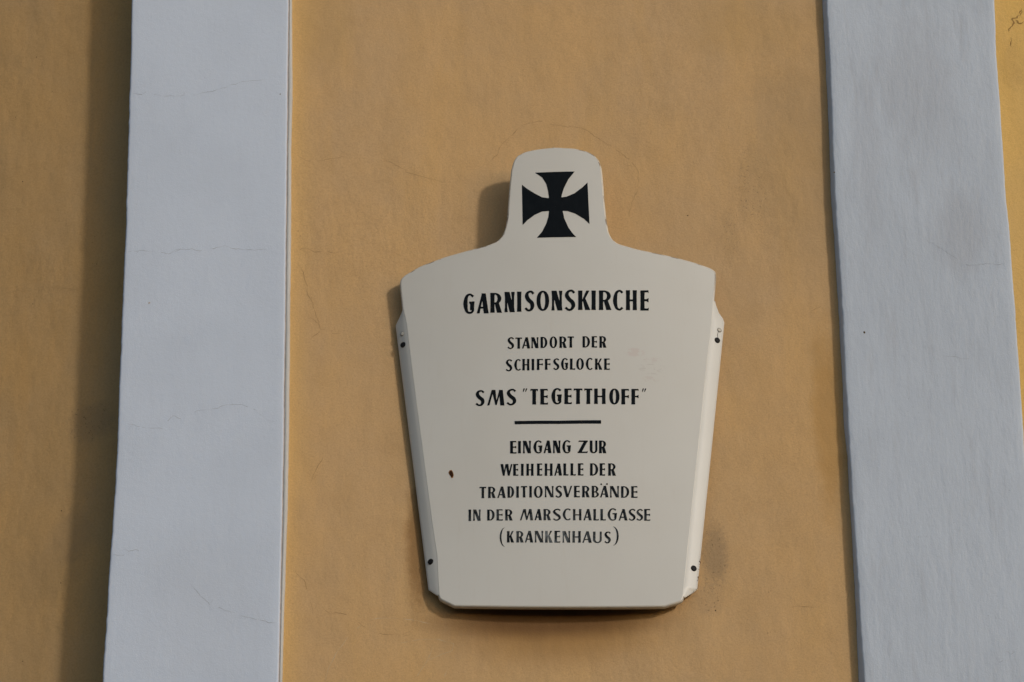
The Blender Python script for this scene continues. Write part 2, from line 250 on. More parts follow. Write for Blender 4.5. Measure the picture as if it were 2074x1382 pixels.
m_left = ochre('ochre_plaster_left', (0.485, 0.308, 0.135), (0.45, 0.30, 0.15), (0.51, 0.30, 0.11), 8.4, grime_shade=[
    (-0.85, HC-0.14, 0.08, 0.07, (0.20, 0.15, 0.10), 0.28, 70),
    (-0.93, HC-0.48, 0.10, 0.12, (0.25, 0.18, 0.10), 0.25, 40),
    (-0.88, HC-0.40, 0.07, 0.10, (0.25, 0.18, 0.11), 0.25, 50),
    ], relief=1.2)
m_right = ochre('ochre_plaster_right', (0.69, 0.45, 0.155), (0.64, 0.43, 0.17), (0.71, 0.45, 0.12), 5.2, grime_shade=[
    (1.07, HC+0.72, 0.05, 0.10, (0.35, 0.23, 0.10), 0.18, 40)])
WHT = (0.565, 0.64, 0.77)
m_lp = limewash('blue_white_limewash_left', WHT, (0.49, 0.53, 0.61), 1.7, 0.4, [(-0.62, HC-0.62, 0.2, 0.25, 0.2)])
m_rp = limewash('blue_white_limewash_right', (0.52, 0.585, 0.685), (0.39, 0.415, 0.47), 6.3, 1.5,
                [(0.92, HC+0.24, 0.09, 0.17, 0.42), (0.85, HC+0.60, 0.14, 0.3, 0.35), (0.74, HC+0.42, 0.05, 0.3, 0.25)])
m_groove = plain('grimy_groove', (0.47, 0.42, 0.40), 0.95, 0.1)
m_strip = limewash('worn_white_edge', (0.53, 0.54, 0.54), (0.40, 0.39, 0.36), 2.9, 1.0)
m_crack = plain('crack_on_ochre', (0.48, 0.315, 0.15), 1.0, 0.0)  # darker ochre tone for hairline cracks and small pocks
m_crackw = plain('crack_on_white', (0.44, 0.49, 0.58), 1.0, 0.0)
m_crackd = plain('deep_crack', (0.10, 0.07, 0.04), 1.0, 0.0)
m_crackr = plain('crack_on_yellow', (0.34, 0.21, 0.08), 1.0, 0.0)
m_scr = plain('pale_scratch', (0.60, 0.47, 0.31), 0.9, 0.1)
m_black = plain('black_screw', (0.008, 0.008, 0.009), 0.6, 0.2, 0.4, 300)
m_plug = plain('painted_plug', (0.62, 0.60, 0.54), 0.5, 0.4)
m_ring = plain('grey_ring', (0.25, 0.24, 0.22), 0.6, 0.3)

# ------------------------------------------------------------------ wall relief
def relief(x, z, seed, amp=1.0):
    """slow unevenness of hand-floated plaster, metres"""
    p = Vector((x*2.1+seed, seed, z*1.6)); q = Vector((x*9+seed, 3*seed, z*5)); s = Vector((x*32, seed, z*20))
    return amp*(0.0022*noise.noise(p) + 0.0007*noise.noise(q) + 0.00018*noise.noise(s))

def steps(a, b, fa, fb, fine, coarse):
    out = [a]; v = a
    while v < b-1e-6:
        v += fine if fa-1e-6 <= v < fb else min(coarse, (fa-v) if v < fa else coarse)
        out.append(min(v, b))
    return out

CANT = 0.18          # the outer left wall field turns slightly away from the sun
def wall(name, x0, x1, fx0, fx1, y, mat, seed, parent, amp=1.0, cant=0.0, xc=0.0):
    xs = steps(x0, x1, fx0, fx1, 0.012, 0.35); zs = steps(0.0, 12.0, HC-0.9, HC+1.0, 0.012, 0.35)
    V = [(x, y + cant*(xc-x) - relief(x, z, seed, amp), z) for z in zs for x in xs]; n = len(xs)
    F = [(j*n+i, j*n+i+1, (j+1)*n+i+1, (j+1)*n+i) for j in range(len(zs)-1) for i in range(n-1)]
    return orient(link(name, V, F, mat, parent), Vector((0, -1, 0)))

facade = empty('church_facade', (0, 0, 0), 'ochre plastered church wall with two pale blue-white pilasters behind the plaque', 'building')
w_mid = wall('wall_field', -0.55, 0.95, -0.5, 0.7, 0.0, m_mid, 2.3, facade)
w_mid['label'] = 'ochre wall field between the two pilasters'
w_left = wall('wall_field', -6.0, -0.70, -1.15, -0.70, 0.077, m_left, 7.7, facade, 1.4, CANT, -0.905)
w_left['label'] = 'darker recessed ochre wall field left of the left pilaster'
w_right = wall('wall_field', 0.95, 6.0, 0.98, 1.2, 0.077, m_right, 4.9, facade, 1.4)
w_right['label'] = 'bright ochre wall strip right of the right pilaster'

def wob(z, seed, a=0.0009):
    return a*noise.noise(Vector((seed, 0, z*9))) + 0.6*a*noise.noise(Vector((seed, 5, z*45))) + 0.35*a*noise.noise(Vector((seed, 9, z*160)))

def pilaster(name, LC, RC, sect, mats, seed, parent):
    zs = steps(0.0, 12.0, HC-0.9, HC+1.0, 0.005, 0.4)
    V = []; n = None; MI = []
    for z in zs:
        zz = (z-HC)*1000
        row, mi = sect(zz, z)
        if n is None: n = len(row); MIrow = mi
        V += row
    F = []; 
    for j in range(len(zs)-1):
        for i in range(n-1):
            F.append((j*n+i, j*n+i+1, (j+1)*n+i+1, (j+1)*n+i)); MI.append(MIrow[i])
    return orient(link(name, V, F, mats, parent, MI), Vector((0, -1, 0)))

FD = 0.023
def face(xl, xr, z, seed, n=26):
    out = []
    for i in range(n+1):
        x = xl + (xr-xl)*i/n
        out.append((x, -FD - 0.6*relief(x, z, seed) * min(1, 8*min(i, n-i)/n), z))
    return out
def sect_left(zz, z):
    xl = interp(LPL, zz)/1000 + wob(z, 1.1, 0.0014); xr = interp(LPR, zz)/1000 + wob(z, 2.2, 0.0006); xf = interp(LPF, zz)/1000 + wob(z, 3.3, 0.0008)
    row = [(xl, 0.09, z), (xl, -FD+0.0045, z), (xl+0.0008, -FD+0.0015, z), (xl+0.0025, -FD+0.0003, z)]
    row += face(xl+0.005, xr-0.004, z, 12.5)
    row += [(xr-0.001, -FD+0.0004, z), (xr, -FD+0.0018, z), (xr+0.0006, -FD+0.0036, z), (xr+0.0026, -FD+0.0036, z),
            (xr+0.0032, -FD+0.0026, z), (xf-0.0022, -FD+0.0040, z), (xf-0.0006, -FD+0.0075, z), (xf, 0.004, z)]
    nf = len(row)-1; mi = [0]*nf
    for k in (nf-1, nf-2, nf-3): mi[k] = 2
    for k in (nf-5, nf-6): mi[k] = 1
    mi[nf-4] = 2
    return row, mi
def sect_right(zz, z):
    xl = interp(RPL, zz)/1000 + wob(z, 4.4, 0.0016); xf = interp(RPF, zz)/1000 + wob(z, 5.5, 0.0012); xr = interp(RPR, zz)/1000 + wob(z, 6.6, 0.0010)
    row = [(xf, 0.004, z), (xf+0.0008, -0.003, z), (xl-0.0012, -FD+0.0030, z), (xl+0.0005, -FD+0.0008, z)]
    row += face(xl+0.003, xr-0.004, z, 15.5)
    row += [(xr-0.0012, -FD+0.0010, z), (xr, -FD+0.004, z), (xr, 0.09, z)]
    return row, [0]*(len(row)-1)
lp = pilaster('pilaster', LPL, LPR, sect_left, [m_lp, m_groove, m_strip], 1, facade)
lp['label'] = 'left pilaster with a thin groove along its right edge'
rp = pilaster('pilaster', RPL, RPR, sect_right, [m_rp], 2, facade)
rp['label'] = 'right pilaster with grey vertical streaks'

# hairline cracks and scratches lie on the plaster
def surf(kind, x, z):
    if kind in ('m', 's'): return -relief(x, z, 2.3) - 0.00022
    if kind == 'l': return 0.077 + CANT*(-0.905-x) - relief(x, z, 7.7, 1.4) - 0.0004
    if kind == 'r': return 0.077 - relief(x, z, 4.9, 1.4) - 0.0004
    LC_, RC_, sd_ = (LPL, LPR, 12.5) if kind == 'lp' else (RPL, RPR, 15.5)
    zz = (z-HC)*1000; xl = interp(LC_, zz)/1000; xr = interp(RC_, zz)/1000; u = (x-xl)/(xr-xl)
    return -FD - 0.6*relief(x, z, sd_)*max(0, min(1, 8*min(u, 1-u))) - 0.00022
def ribbon(name, kind, pts, width, mat, parent, rough=1.0, branches=True):
    """a crack: a wandering, broken thread of varying width with a few short side threads"""
    V = []; F = []
    def thread(P, width, sd_, fade=4):
        D = []
        for a, b in zip(P[:-1], P[1:]):
            n = max(2, int((b-a).length/0.003)); D += [a.lerp(b, i/n) for i in range(n)]
        D.append(P[-1]); N = len(D); base = len(V); C = []
        for i, p in enumerate(D):
            t = (D[min(i+1, N-1)]-D[max(i-1, 0)]).normalized(); nv = Vector((-t.z, 0, t.x))
            q = p + nv*rough*(0.0030*noise.noise(Vector((sd_, i*0.16, 0))) + 0.0016*noise.noise(Vector((sd_, i*0.55, 7))))
            e = min(1, i/fade, (N-1-i)/fade)
            w = width*e*max(0.12, 0.75+1.3*noise.noise(Vector((sd_+5, i*0.21, 3)))); C.append(q)
            for s in (-1, 1):
                v = q + nv*s*w/2; V.append((v.x, surf(kind, v.x, v.z), v.z))
        for i in range(N-1):
            if noise.noise(Vector((sd_+11, i*0.12, 1))) > -0.28: F.append((base+2*i, base+2*i+1, base+2*i+3, base+2*i+2))
        return C
    s0 = random.uniform(0, 99)
    C = thread([Vector((a/1000, 0, HC+b/1000)) for a, b in pts], width, s0)
    if branches:
        for k in range(max(1, len(C)//28)):
            p = C[random.randrange(3, len(C)-3)]; a = random.uniform(0, 2*math.pi); L = random.uniform(0.008, 0.026)
            d = Vector((math.cos(a), 0, math.sin(a))); d2 = Vector((math.cos(a+.6), 0, math.sin(a+.6)))
            thread([p, p+d*L*.5, p+d*L*.5+d2*L*.5], width*0.6, s0+k*3.1, 2)
    return orient(link(name, V, F, mat, parent), Vector((0, -1, 0)))
for kind, pts in CRACKS:
    if kind == 's': ribbon('scratch', 's', pts, 0.0009, m_scr, w_mid, 0.3, False)
    elif kind == 'm': ribbon('hairline_crack', 'm', pts, 0.0012, m_crack, w_mid)
    elif kind == 'l': ribbon('hairline_crack', 'l', pts, 0.0014, m_crack, w_left)
    elif kind == 'r': ribbon('crack', 'r', pts, 0.0042 if pts[0][1] > 700 else 0.0016, m_crackr, w_right, 2.6)
    else: ribbon('hairline_crack', kind, pts, 0.0010, m_crackw, lp if kind == 'lp' else rp)

def pock(kind, x, z, r, mat, parent, y=None):
    n = 10; x /= 1000; z = HC+z/1000; V = [(x, (surf(kind, x, z) if y is None else y)-0.0004, z)]
    for i in range(n):
        a = 2*math.pi*i/n; rr = r*random.uniform(0.65, 1.15)
        V.append((x+rr*0.85*math.cos(a), (surf(kind, x, z) if y is None else y), z+rr*math.sin(a)))
    return orient(link('pock_mark', V, [(0, i+1, (i+1) % n+1) for i in range(n)], mat, parent), Vector((0, -1, 0)))
pock('lp', -736, 86, 0.0028, m_groove, lp); pock('lp', -479, 601, 0.0014, m_crackd, lp)
pock('rp', 712, -3, 0.0027, m_crackd, rp); pock('rp', 669.5, 389, 0.0021, m_crackd, rp, -0.0225)
pock('m', 365, 300, 0.0016, m_crackd, w_mid); pock('m', 392, -626, 0.0018, m_crackd, w_mid)
for i in range(46):
    pock('m', random.uniform(-430, 650), random.uniform(-760, 820), random.uniform(0.0005, 0.0013), m_crack, w_mid)
for i in range(22):
    pock('l', random.uniform(-1080, -860), random.uniform(-760, 820), random.uniform(0.0006, 0.0016), m_crackd if i % 2 else m_crack, w_left)
for i in range(14):
    pock('rp', random.uniform(700, 1000), random.uniform(-760, 820), random.uniform(0.0006, 0.0012), m_crackw, rp)

# ground in front of the church
gk = NT('stone_paving')
gcol = gk.mix(gk.ramp(gk.noise(0.8, 6, 0.6), 0.3, 0.7), (0.055, 0.05, 0.045), (0.075, 0.07, 0.062))
m_ground = gk.done(gcol, 0.95, gk.bump(gk.noise(25, 4), 0.01), 0.2)
g = link('ground', [(-60, -80, 0), (60, -80, 0), (60, 0.06, 0), (-60, 0.06, 0)], [(0, 1, 2, 3)], m_ground, smooth=False)
g['kind'] = 'structure'

# ------------------------------------------------------------------ plaque
ZB = 339.0
def depth(x, z):
    t = max(0, min(1.15, (z+370)/1000.0))
    B = 14+34*t; w = 255+85*min(t, .8)/.8
    return 21+3*t+B*(1-min(1.3, (x/w)**2))
plaque = empty('plaque', (PX, 0, PZ-ZB/1000), 'cream enamel shield plaque with black cross and German lettering screwed to the wall', 'plaque')
def loc(x, y, z): return (x/1000, -y/1000, (z+ZB)/1000)

def enamel(name, chips=False, panel=False):
    k = NT(name)
    base = (0.615, 0.615, 0.59)
    col = k.mix(k.ramp(k.noise(5, 4, 0.5), 0.35, 0.7), base, (0.60, 0.595, 0.565))
    col = k.mix(k.ramp(k.noise(1.0, 6, 0.7, k.map(scale=(70, 70, 6))), 0.55, 0.85, 0, 0.18), col, (0.50, 0.45, 0.38))
    col = k.mix(k.ramp(k.noise(320, 2, 0.8), 0.70, 0.76, 0, 0.30), col, (0.34, 0.29, 0.23))
    if panel:
        def mark(cx, cz, rx, rz, c, amt, sc, th, rot=0):
            nonlocal col
            b = k.blob(cx/1000, (cz+ZB)/1000, rx/1000, rz/1000)
            n = k.noise(1.0, 5, 0.7, k.map(scale=sc, rot=(0, rot, 0)))
            f = k.math('MULTIPLY', k.ramp(b, 0, 0.35), k.ramp(n, th, th+0.10, 0, amt)); col = k.mix(f, col, c)
        mark(159, 236, 24, 12, (0.56, 0.48, 0.46), 0.5, (60, 60, 120), 0.44)
        mark(196, 220, 26, 8, (0.54, 0.48, 0.46), 0.45, (60, 60, 160), 0.5)
        mark(193, 200, 34, 16, (0.50, 0.48, 0.46), 0.6, (70, 70, 200), 0.52)
        mark(205, 185, 30, 18, (0.30, 0.25, 0.22), 0.55, (40, 40, 260), 0.62, 0.7)
        mark(190, 175, 20, 10, (0.52, 0.46, 0.44), 0.35, (80, 80, 120), 0.5)
    else:
        ed = k.ramp(k.noise(30, 4, 0.6), 0.50, 0.62, 0, 0.75)
        z = k.n('ShaderNodeSeparateXYZ'); k.l(k.co, z.inputs[0])
        hi = k.ramp(z.outputs['Z'], 0.70, 0.80, 0.12, 1.0)
        if chips: col = k.mix(k.math('MULTIPLY', ed, hi), k.mix(k.math('MULTIPLY', hi, 0.30), col, (0.62, 0.50, 0.30)), (0.16, 0.10, 0.05))
        else:
            lo = k.blob(0.281, 0.08, 0.016, 0.07)
            e2 = k.math('MULTIPLY', k.ramp(k.noise(260, 4, 0.8), 0.55, 0.60), k.ramp(lo, 0.15, 0.75, 0, 0.9))
            col = k.mix(e2, col, (0.04, 0.03, 0.025))
    nr = k.bump(k.noise(7, 2, 0.4), 0.004, 0.5)
    return k.done(col, 0.38, nr, 0.35)
m_en = enamel('cream_enamel', panel=True); m_rim = enamel('cream_enamel_rim', chips=True); m_fl = enamel('cream_enamel_flange')

def paint():
    k = NT('black_sign_paint')
    z = k.n('ShaderNodeSeparateXYZ'); k.l(k.co, z.inputs[0])
    low = k.ramp(z.outputs['Z'], 0.13, 0.34, 0.34, 0.008)
    x_ = k.blob(-0.005, (ZB-184)/1000, 0.035, 0.03)
    n = k.ramp(k.noise(1.0, 5, 0.7, k.map(scale=(90, 90, 45))), 0.38, 0.72)
    f = k.math('MULTIPLY', n, k.math('ADD', low, k.math('MULTIPLY', x_, 0.7)))
    col = k.mix(f, (0.006, 0.0085, 0.0115), (0.26, 0.29, 0.31))
    chip = k.ramp(k.noise(210, 4, 0.8), 0.735, 0.75)
    col = k.mix(chip, col, (0.60, 0.57, 0.50))
    return k.done(col, 0.6, None, 0.04)
m_paint = paint()

# --- panel outline, top centre first, monotone in z
def fix(ch):
    out = [(5.0, 720.5)] + [tuple(p) for p in ch[1:]]
    s = -1 if ch[5][0] < 0 else 1
    out[-1] = (205.0*s, -331.0)
    k = 1.0 if s < 0 else 5.0
    out[-2] = (out[-2][0], out[-2][1]+k) ; out[-3] = (out[-3][0], out[-3][1]+k)
    return out
CL, CR = fix(PLATE_L), fix(PLATE_R)
def dens(ch, step=5.0):
    out = []
    for a, b in zip(ch[:-1], ch[1:]):
        n = max(1, int(math.hypot(b[0]-a[0], b[1]-a[1])/step)); out += [(a[0]+(b[0]-a[0])*i/n, a[1]+(b[1]-a[1])*i/n) for i in range(n)]
    return out+[ch[-1]]
def smooth(ch, n=2):
    for _ in range(n):
        ch = [ch[0]]+[((a[0]+2*b[0]+c[0])/4, (a[1]+2*b[1]+c[1])/4) for a, b, c in zip(ch[:-2], ch[1:-1], ch[2:])]+[ch[-1]]
    return ch
CL, CR = smooth(dens(CL, 3.5), 2), smooth(dens(CR, 3.5), 2)
BEV = 3.5
def inset(ch, side):
    out = []
    for i, p in enumerate(ch):
        a = ch[max(0, i-1)]; b = ch[min(len(ch)-1, i+1)]
        t = Vector((b[0]-a[0], b[1]-a[1])).normalized(); nrm = Vector((-t.y, t.x))*(side)
        out.append((p[0]+nrm.x*BEV, p[1]+nrm.y*BEV))
    return out
IL, IR = inset(CL, 1), inset(CR, -1)
ztop = min(IL[0][1], IR[0][1]); zbot = max(IL[-1][1], IR[-1][1], -329.0)
def mono(ch):
    out = [(5.0 if ch is not None else 0, ztop)]
    for p in ch[1:]:
        if zbot < p[1] < out[-1][1]-0.05: out.append(p)
    return out+[(ch[-1][0], zbot)]
IL, IR = mono(IL), mono(IR)
zs = sorted({round(p[1], 2) for p in IL+IR}, reverse=True)
zz = [zs[0]]
for z in zs[1:]:
    if zz[-1]-z > 0.12: zz.append(z)
zz[-1] = zbot
def sag(x, z):
    s = max(0, min(1, (-262-z)/67))**2
    return z - s*(8.0*max(0, 1-(x/215)**2) + 3.0*max(-1, min(1, x/205)) )
NC = 44; V = []; F = []
for z in zz:
    a, b = interp(IL, z), interp(IR, z)
    if z == zz[0]: a, b = 4.0, 6.0
    for i in range(NC+1):
        x = a+(b-a)*i/NC; z2 = sag(x, z); V.append(loc(x, depth(x, z2), z2))
n = NC+1
for j in range(len(zz)-1):
    for i in range(NC): F.append((j*n+i, j*n+i+1, (j+1)*n+i+1, (j+1)*n+i))
panel = orient(link('panel', V, F, m_en, plaque), Vector((0, -1, 0)))
# --- rolled rim
loop = [j*n for j in range(len(zz))] + [(len(zz)-1)*n+i for i in range(1, NC)] + [j*n+NC for j in range(len(zz)-1, 0, -1)]
LP = [Vector((V[i][0]*1000, V[i][2]*1000-ZB)) for i in loop]; NL = len(LP)
NR = []
for i in range(NL):
    a, b = LP[i-1], LP[(i+1) % NL]
    k_ = 2
    a, b = LP[i-k_], LP[(i+k_) % NL]
    t = (b-a).normalized(); NR.append(Vector((t.y, -t.x)))
cen = Vector((0, 0))
if sum(nv.dot(p-cen) for nv, p in zip(NR, LP)) < 0: NR = [-q for q in NR]
rings = [(0, 0), (1.0, 0.25), (2.4, 1.2), (3.2, 3.2), (3.5, 6.0), (3.5, 9.5), (2.0, 9.5)]
RV = []; RF = []
for o_, d_ in rings:
    for p, nv in zip(LP, NR):
        q = p+nv*o_; RV.append(loc(q.x, depth(p.x, p.y)-d_, q.y))
for r in range(len(rings)-1):
    for i in range(NL):
        k2 = (i+1) % NL; RF.append((r*NL+i, r*NL+k2, (r+1)*NL+k2, (r+1)*NL+i))
rim = link('rim', RV, RF, m_rim, plaque)
bm = bmesh.new(); bm.from_mesh(rim.data); bmesh.ops.recalc_face_normals(bm, faces=bm.faces); bm.to_mesh(rim.data); bm.free()
# --- side flanges bent back towards the wall
FLO = [(-307.5, 360), (-309.5, 352), (-313.5, 344), (-318.5, 336), (-322.0, 330), (-322.0, 325.0), (-287.8, 16.6), (-255.2, -283.5), (-237.0, -303.0)]
FRO = [(326.5, 372), (328.2, 363.3), (333.7, 347.8), (341.4, 338.2), (344.1, 327.5), (307.0, 15.0), (270.3, -288.8), (245.0, -312.0)]
def flange(outer, inner, sgn):
    ch = dens(outer, 4); V = []; F = []; nn = 7
    for xo, z in ch:
        xi = interp(inner, z) - sgn*1.6
        di = depth(xi, z)-0.5
        full = 24.0; wd = abs(xo-xi)
        do = di + (11.5-di)*min(1, wd/20.0)
        for i in range(nn):
            u = i/(nn-1); V.append(loc(xi+(xo-xi)*u, di+(do-di)*(u**1.25), z))
    m = len(ch); B = len(V)
    V += [(a, b+0.0014, c) for a, b, c in V]
    for j in range(m-1):
        for i in range(nn-1):
            q = (j*nn+i, j*nn+i+1, (j+1)*nn+i+1, (j+1)*nn+i); F.append(q); F.append(tuple(B+k for k in q[::-1]))
    bd = [j*nn+nn-1 for j in range(m)]
    for a, b in zip(bd[:-1], bd[1:]): F.append((a, b, b+B, a+B))
    for row in (0, (m-1)*nn):
        for i in range(nn-1): F.append((row+i, row+i+1, B+row+i+1, B+row+i))
    o = link('side_flange', V, F, m_fl, plaque)
    b_ = bmesh.new(); b_.from_mesh(o.data); bmesh.ops.recalc_face_normals(b_, faces=b_.faces); b_.to_mesh(o.data); b_.free()
    return o
fl = flange(FLO, CL, -1); fl['label'] = 'left side flange in shade'
fr = flange(FRO, CR, 1); fr['label'] = 'right side flange in sun, chipped at its lower edge'
# --- screws and painted-over holes
def lathe(name, prof, x, y, z, mat, tilt=0, n=20, sq=1.0):
    V = []; F = []
    for r, h in prof:
        for i in range(n):
            a = 2*math.pi*i/n
            V.append((r*math.cos(a)*sq/1000, -h/1000, r*math.sin(a)/1000))
    for k in range(len(prof)-1):
        for i in range(n): F.append((k*n+i, k*n+(i+1) % n, (k+1)*n+(i+1) % n, (k+1)*n+i))
    F.append(tuple((len(prof)-1)*n+i for i in range(n)))
    o = link(name, V, F, mat, plaque)
    b_ = bmesh.new(); b_.from_mesh(o.data); bmesh.ops.recalc_face_normals(b_, faces=b_.faces); b_.to_mesh(o.data); b_.free()
    o.location = loc(x, y, z); o.rotation_euler = (0, 0, tilt)
    return o
def fdepth(x, z):
    sg = -1 if x < 0 else 1
    inn, outr = (CL, FLO) if x < 0 else (CR, FRO)
    xi = interp(inn, z)-sg*1.6; xo = interp(outr, z); di = depth(xi, z)-0.5; do = di+(11.5-di)*min(1, abs(xo-xi)/20.0)
    return di+(do-di)*max(0, min(1, (x-xi)/(xo-xi)))**1.25
scr = [(-306.5, 14.5, 277.0), (328.0, 14.0, 281.5), (-251.0, 13.5, -224.5), (264.8, 13.0, -244.8)]
for x, y, z in scr:
    s = -1 if x < 0 else 1
    y = fdepth(x, z)+0.3
    o = lathe('screw', [(6.1, -6), (6.2, 0.3), (6.0, 1.0), (5.0, 1.6), (3.0, 2.0), (1.0, 2.1)], x, y, z, m_black, 0.45*s)
for x, y, z in [(-308.4, 15.0, 302.5), (333.0, 13.2, 306.5)]:
    s = -1 if x < 0 else 1
    y = fdepth(x, z)+0.2
    lathe('plug_ring', [(4.9, -2), (5.1, 0.3), (4.4, 0.7), (3.7, 0.5), (3.4, 0.3)], x, y, z, [m_ring], 0.5*s)
    o = lathe('hole_plug', [(3.5, 0.1), (3.4, 0.6), (2.4, 0.9), (0.6, 1.0)], x, y, z, [m_plug], 0.5*s)
# thin drip of old paint below the right-hand plug
pts = [(330.6, 301), (329.4, 297), (328.6, 293), (329.8, 288), (329.2, 285)]
V = []; F = []
for i, (x, z) in enumerate(pts):
    for s in (-0.5, 0.5): V.append(loc(x+s, fdepth(x, z)+0.8, z))
for i in range(len(pts)-1): F.append((2*i, 2*i+1, 2*i+3, 2*i+2))
orient(link('paint_drip', V, F, m_ring, plaque), Vector((0, -1, 0)))

# ------------------------------------------------------------------ lettering
def sdist(P, poly):
    """signed distance (inside positive) of points P (N,2) to a closed polygon"""
    A = np.asarray(poly, float); B = np.roll(A, -1, 0)
    d = np.full(len(P), 1e9); ins = np.zeros(len(P), bool)
    for a, b in zip(A, B):
        e = b-a; w = P-a; L = max(e.dot(e), 1e-12); t = np.clip(w@e/L, 0, 1)
        d = np.minimum(d, ((w-t[:, None]*e)**2).sum(1))
        c = (a[1] > P[:, 1]) != (b[1] > P[:, 1])
        if c.any():
            xi = a[0]+(P[:, 1]-a[1])*(b[0]-a[0])/(b[1]-a[1] if b[1] != a[1] else 1e-12)
            ins ^= c & (P[:, 0] < xi)
    return np.where(ins, 1, -1)*np.sqrt(d)

def mask_mesh(ops, box, step):
    x0, z0, x1, z1 = box; nx = int((x1-x0)/step)+2; nz = int((z1-z0)/step)+2
    X = x0+np.arange(nx)*step; Z = z0+np.arange(nz)*step
    G = np.stack(np.meshgrid(X, Z), -1).reshape(-1, 2)
    f = None
    for s, poly in ops:
        d = sdist(G, poly)
        if f is None: f = d
        else: f = np.maximum(f, d) if s > 0 else np.minimum(f, -d)
    f = f.reshape(nz, nx); V = []; F = []; idx = {}
    def vert(key, x, z):
        if key not in idx: idx[key] = len(V); V.append((x, z))
        return idx[key]
    for j in range(nz-1):
        for i in range(nx-1):
            c = [(i, j), (i+1, j), (i+1, j+1), (i, j+1)]; v = [f[q[1], q[0]] for q in c]
            if max(v) <= 0: continue
            p = []
            for k in range(4):
                a, b = c[k], c[(k+1) % 4]; va, vb = v[k], v[(k+1) % 4]
                if va > 0: p.append(vert((a, a), X[a[0]], Z[a[1]]))
                if (va > 0) != (vb > 0):
                    t = va/(va-vb); key = (min(a, b), max(a, b))
                    p.append(vert(key, X[a[0]]+(X[b[0]]-X[a[0]])*t, Z[a[1]]+(Z[b[1]]-Z[a[1]])*t))
            if len(p) >= 3: F.append(p)
    return V, F

def ell(cx, cy, rx, ry, n=36, pw=2.15):
    o = []
    for i in range(n):
        a = 2*math.pi*i/n; c, s = math.cos(a), math.sin(a)
        o.append((cx+rx*math.copysign(abs(c)**(2/pw), c), cy+ry*math.copysign(abs(s)**(2/pw), s)))
    return o
def strip(pts, n=10):
    """pts: (x, y, width); Catmull-Rom centre line, butt ends"""
    P = [Vector(p) for p in pts]; P = [2*P[0]-P[1]]+P+[2*P[-1]-P[-2]]; C = []
    for k in range(1, len(P)-2):
        for i in range(n):
            t = i/n; a, b, c, d = P[k-1:k+3]
            C.append(0.5*((2*b)+(c-a)*t+(2*a-5*b+4*c-d)*t*t+(3*b-a-3*c+d)*t**3))
    C.append(P[-2]); L = []; R_ = []
    for i, q in enumerate(C):
        t = (C[min(i+1, len(C)-1)]-C[max(0, i-1)]); t = Vector((t.x, t.y)).normalized()
        L.append((q.x-t.y*q.z/2, q.y+t.x*q.z/2)); R_.append((q.x+t.y*q.z/2, q.y-t.x*q.z/2))
    return L+R_[::-1]
def stem(x, w, h, y0=0.0, fl=0.05):
    """upright with slightly flared ends; x is its left side"""
    f = w*fl
    return [(x-f, y0), (x+w+f, y0), (x+w, y0+0.25*(h-y0)), (x+w, y0+0.75*(h-y0)), (x+w+f, h), (x-f, h), (x, y0+0.75*(h-y0)), (x, y0+0.25*(h-y0))]

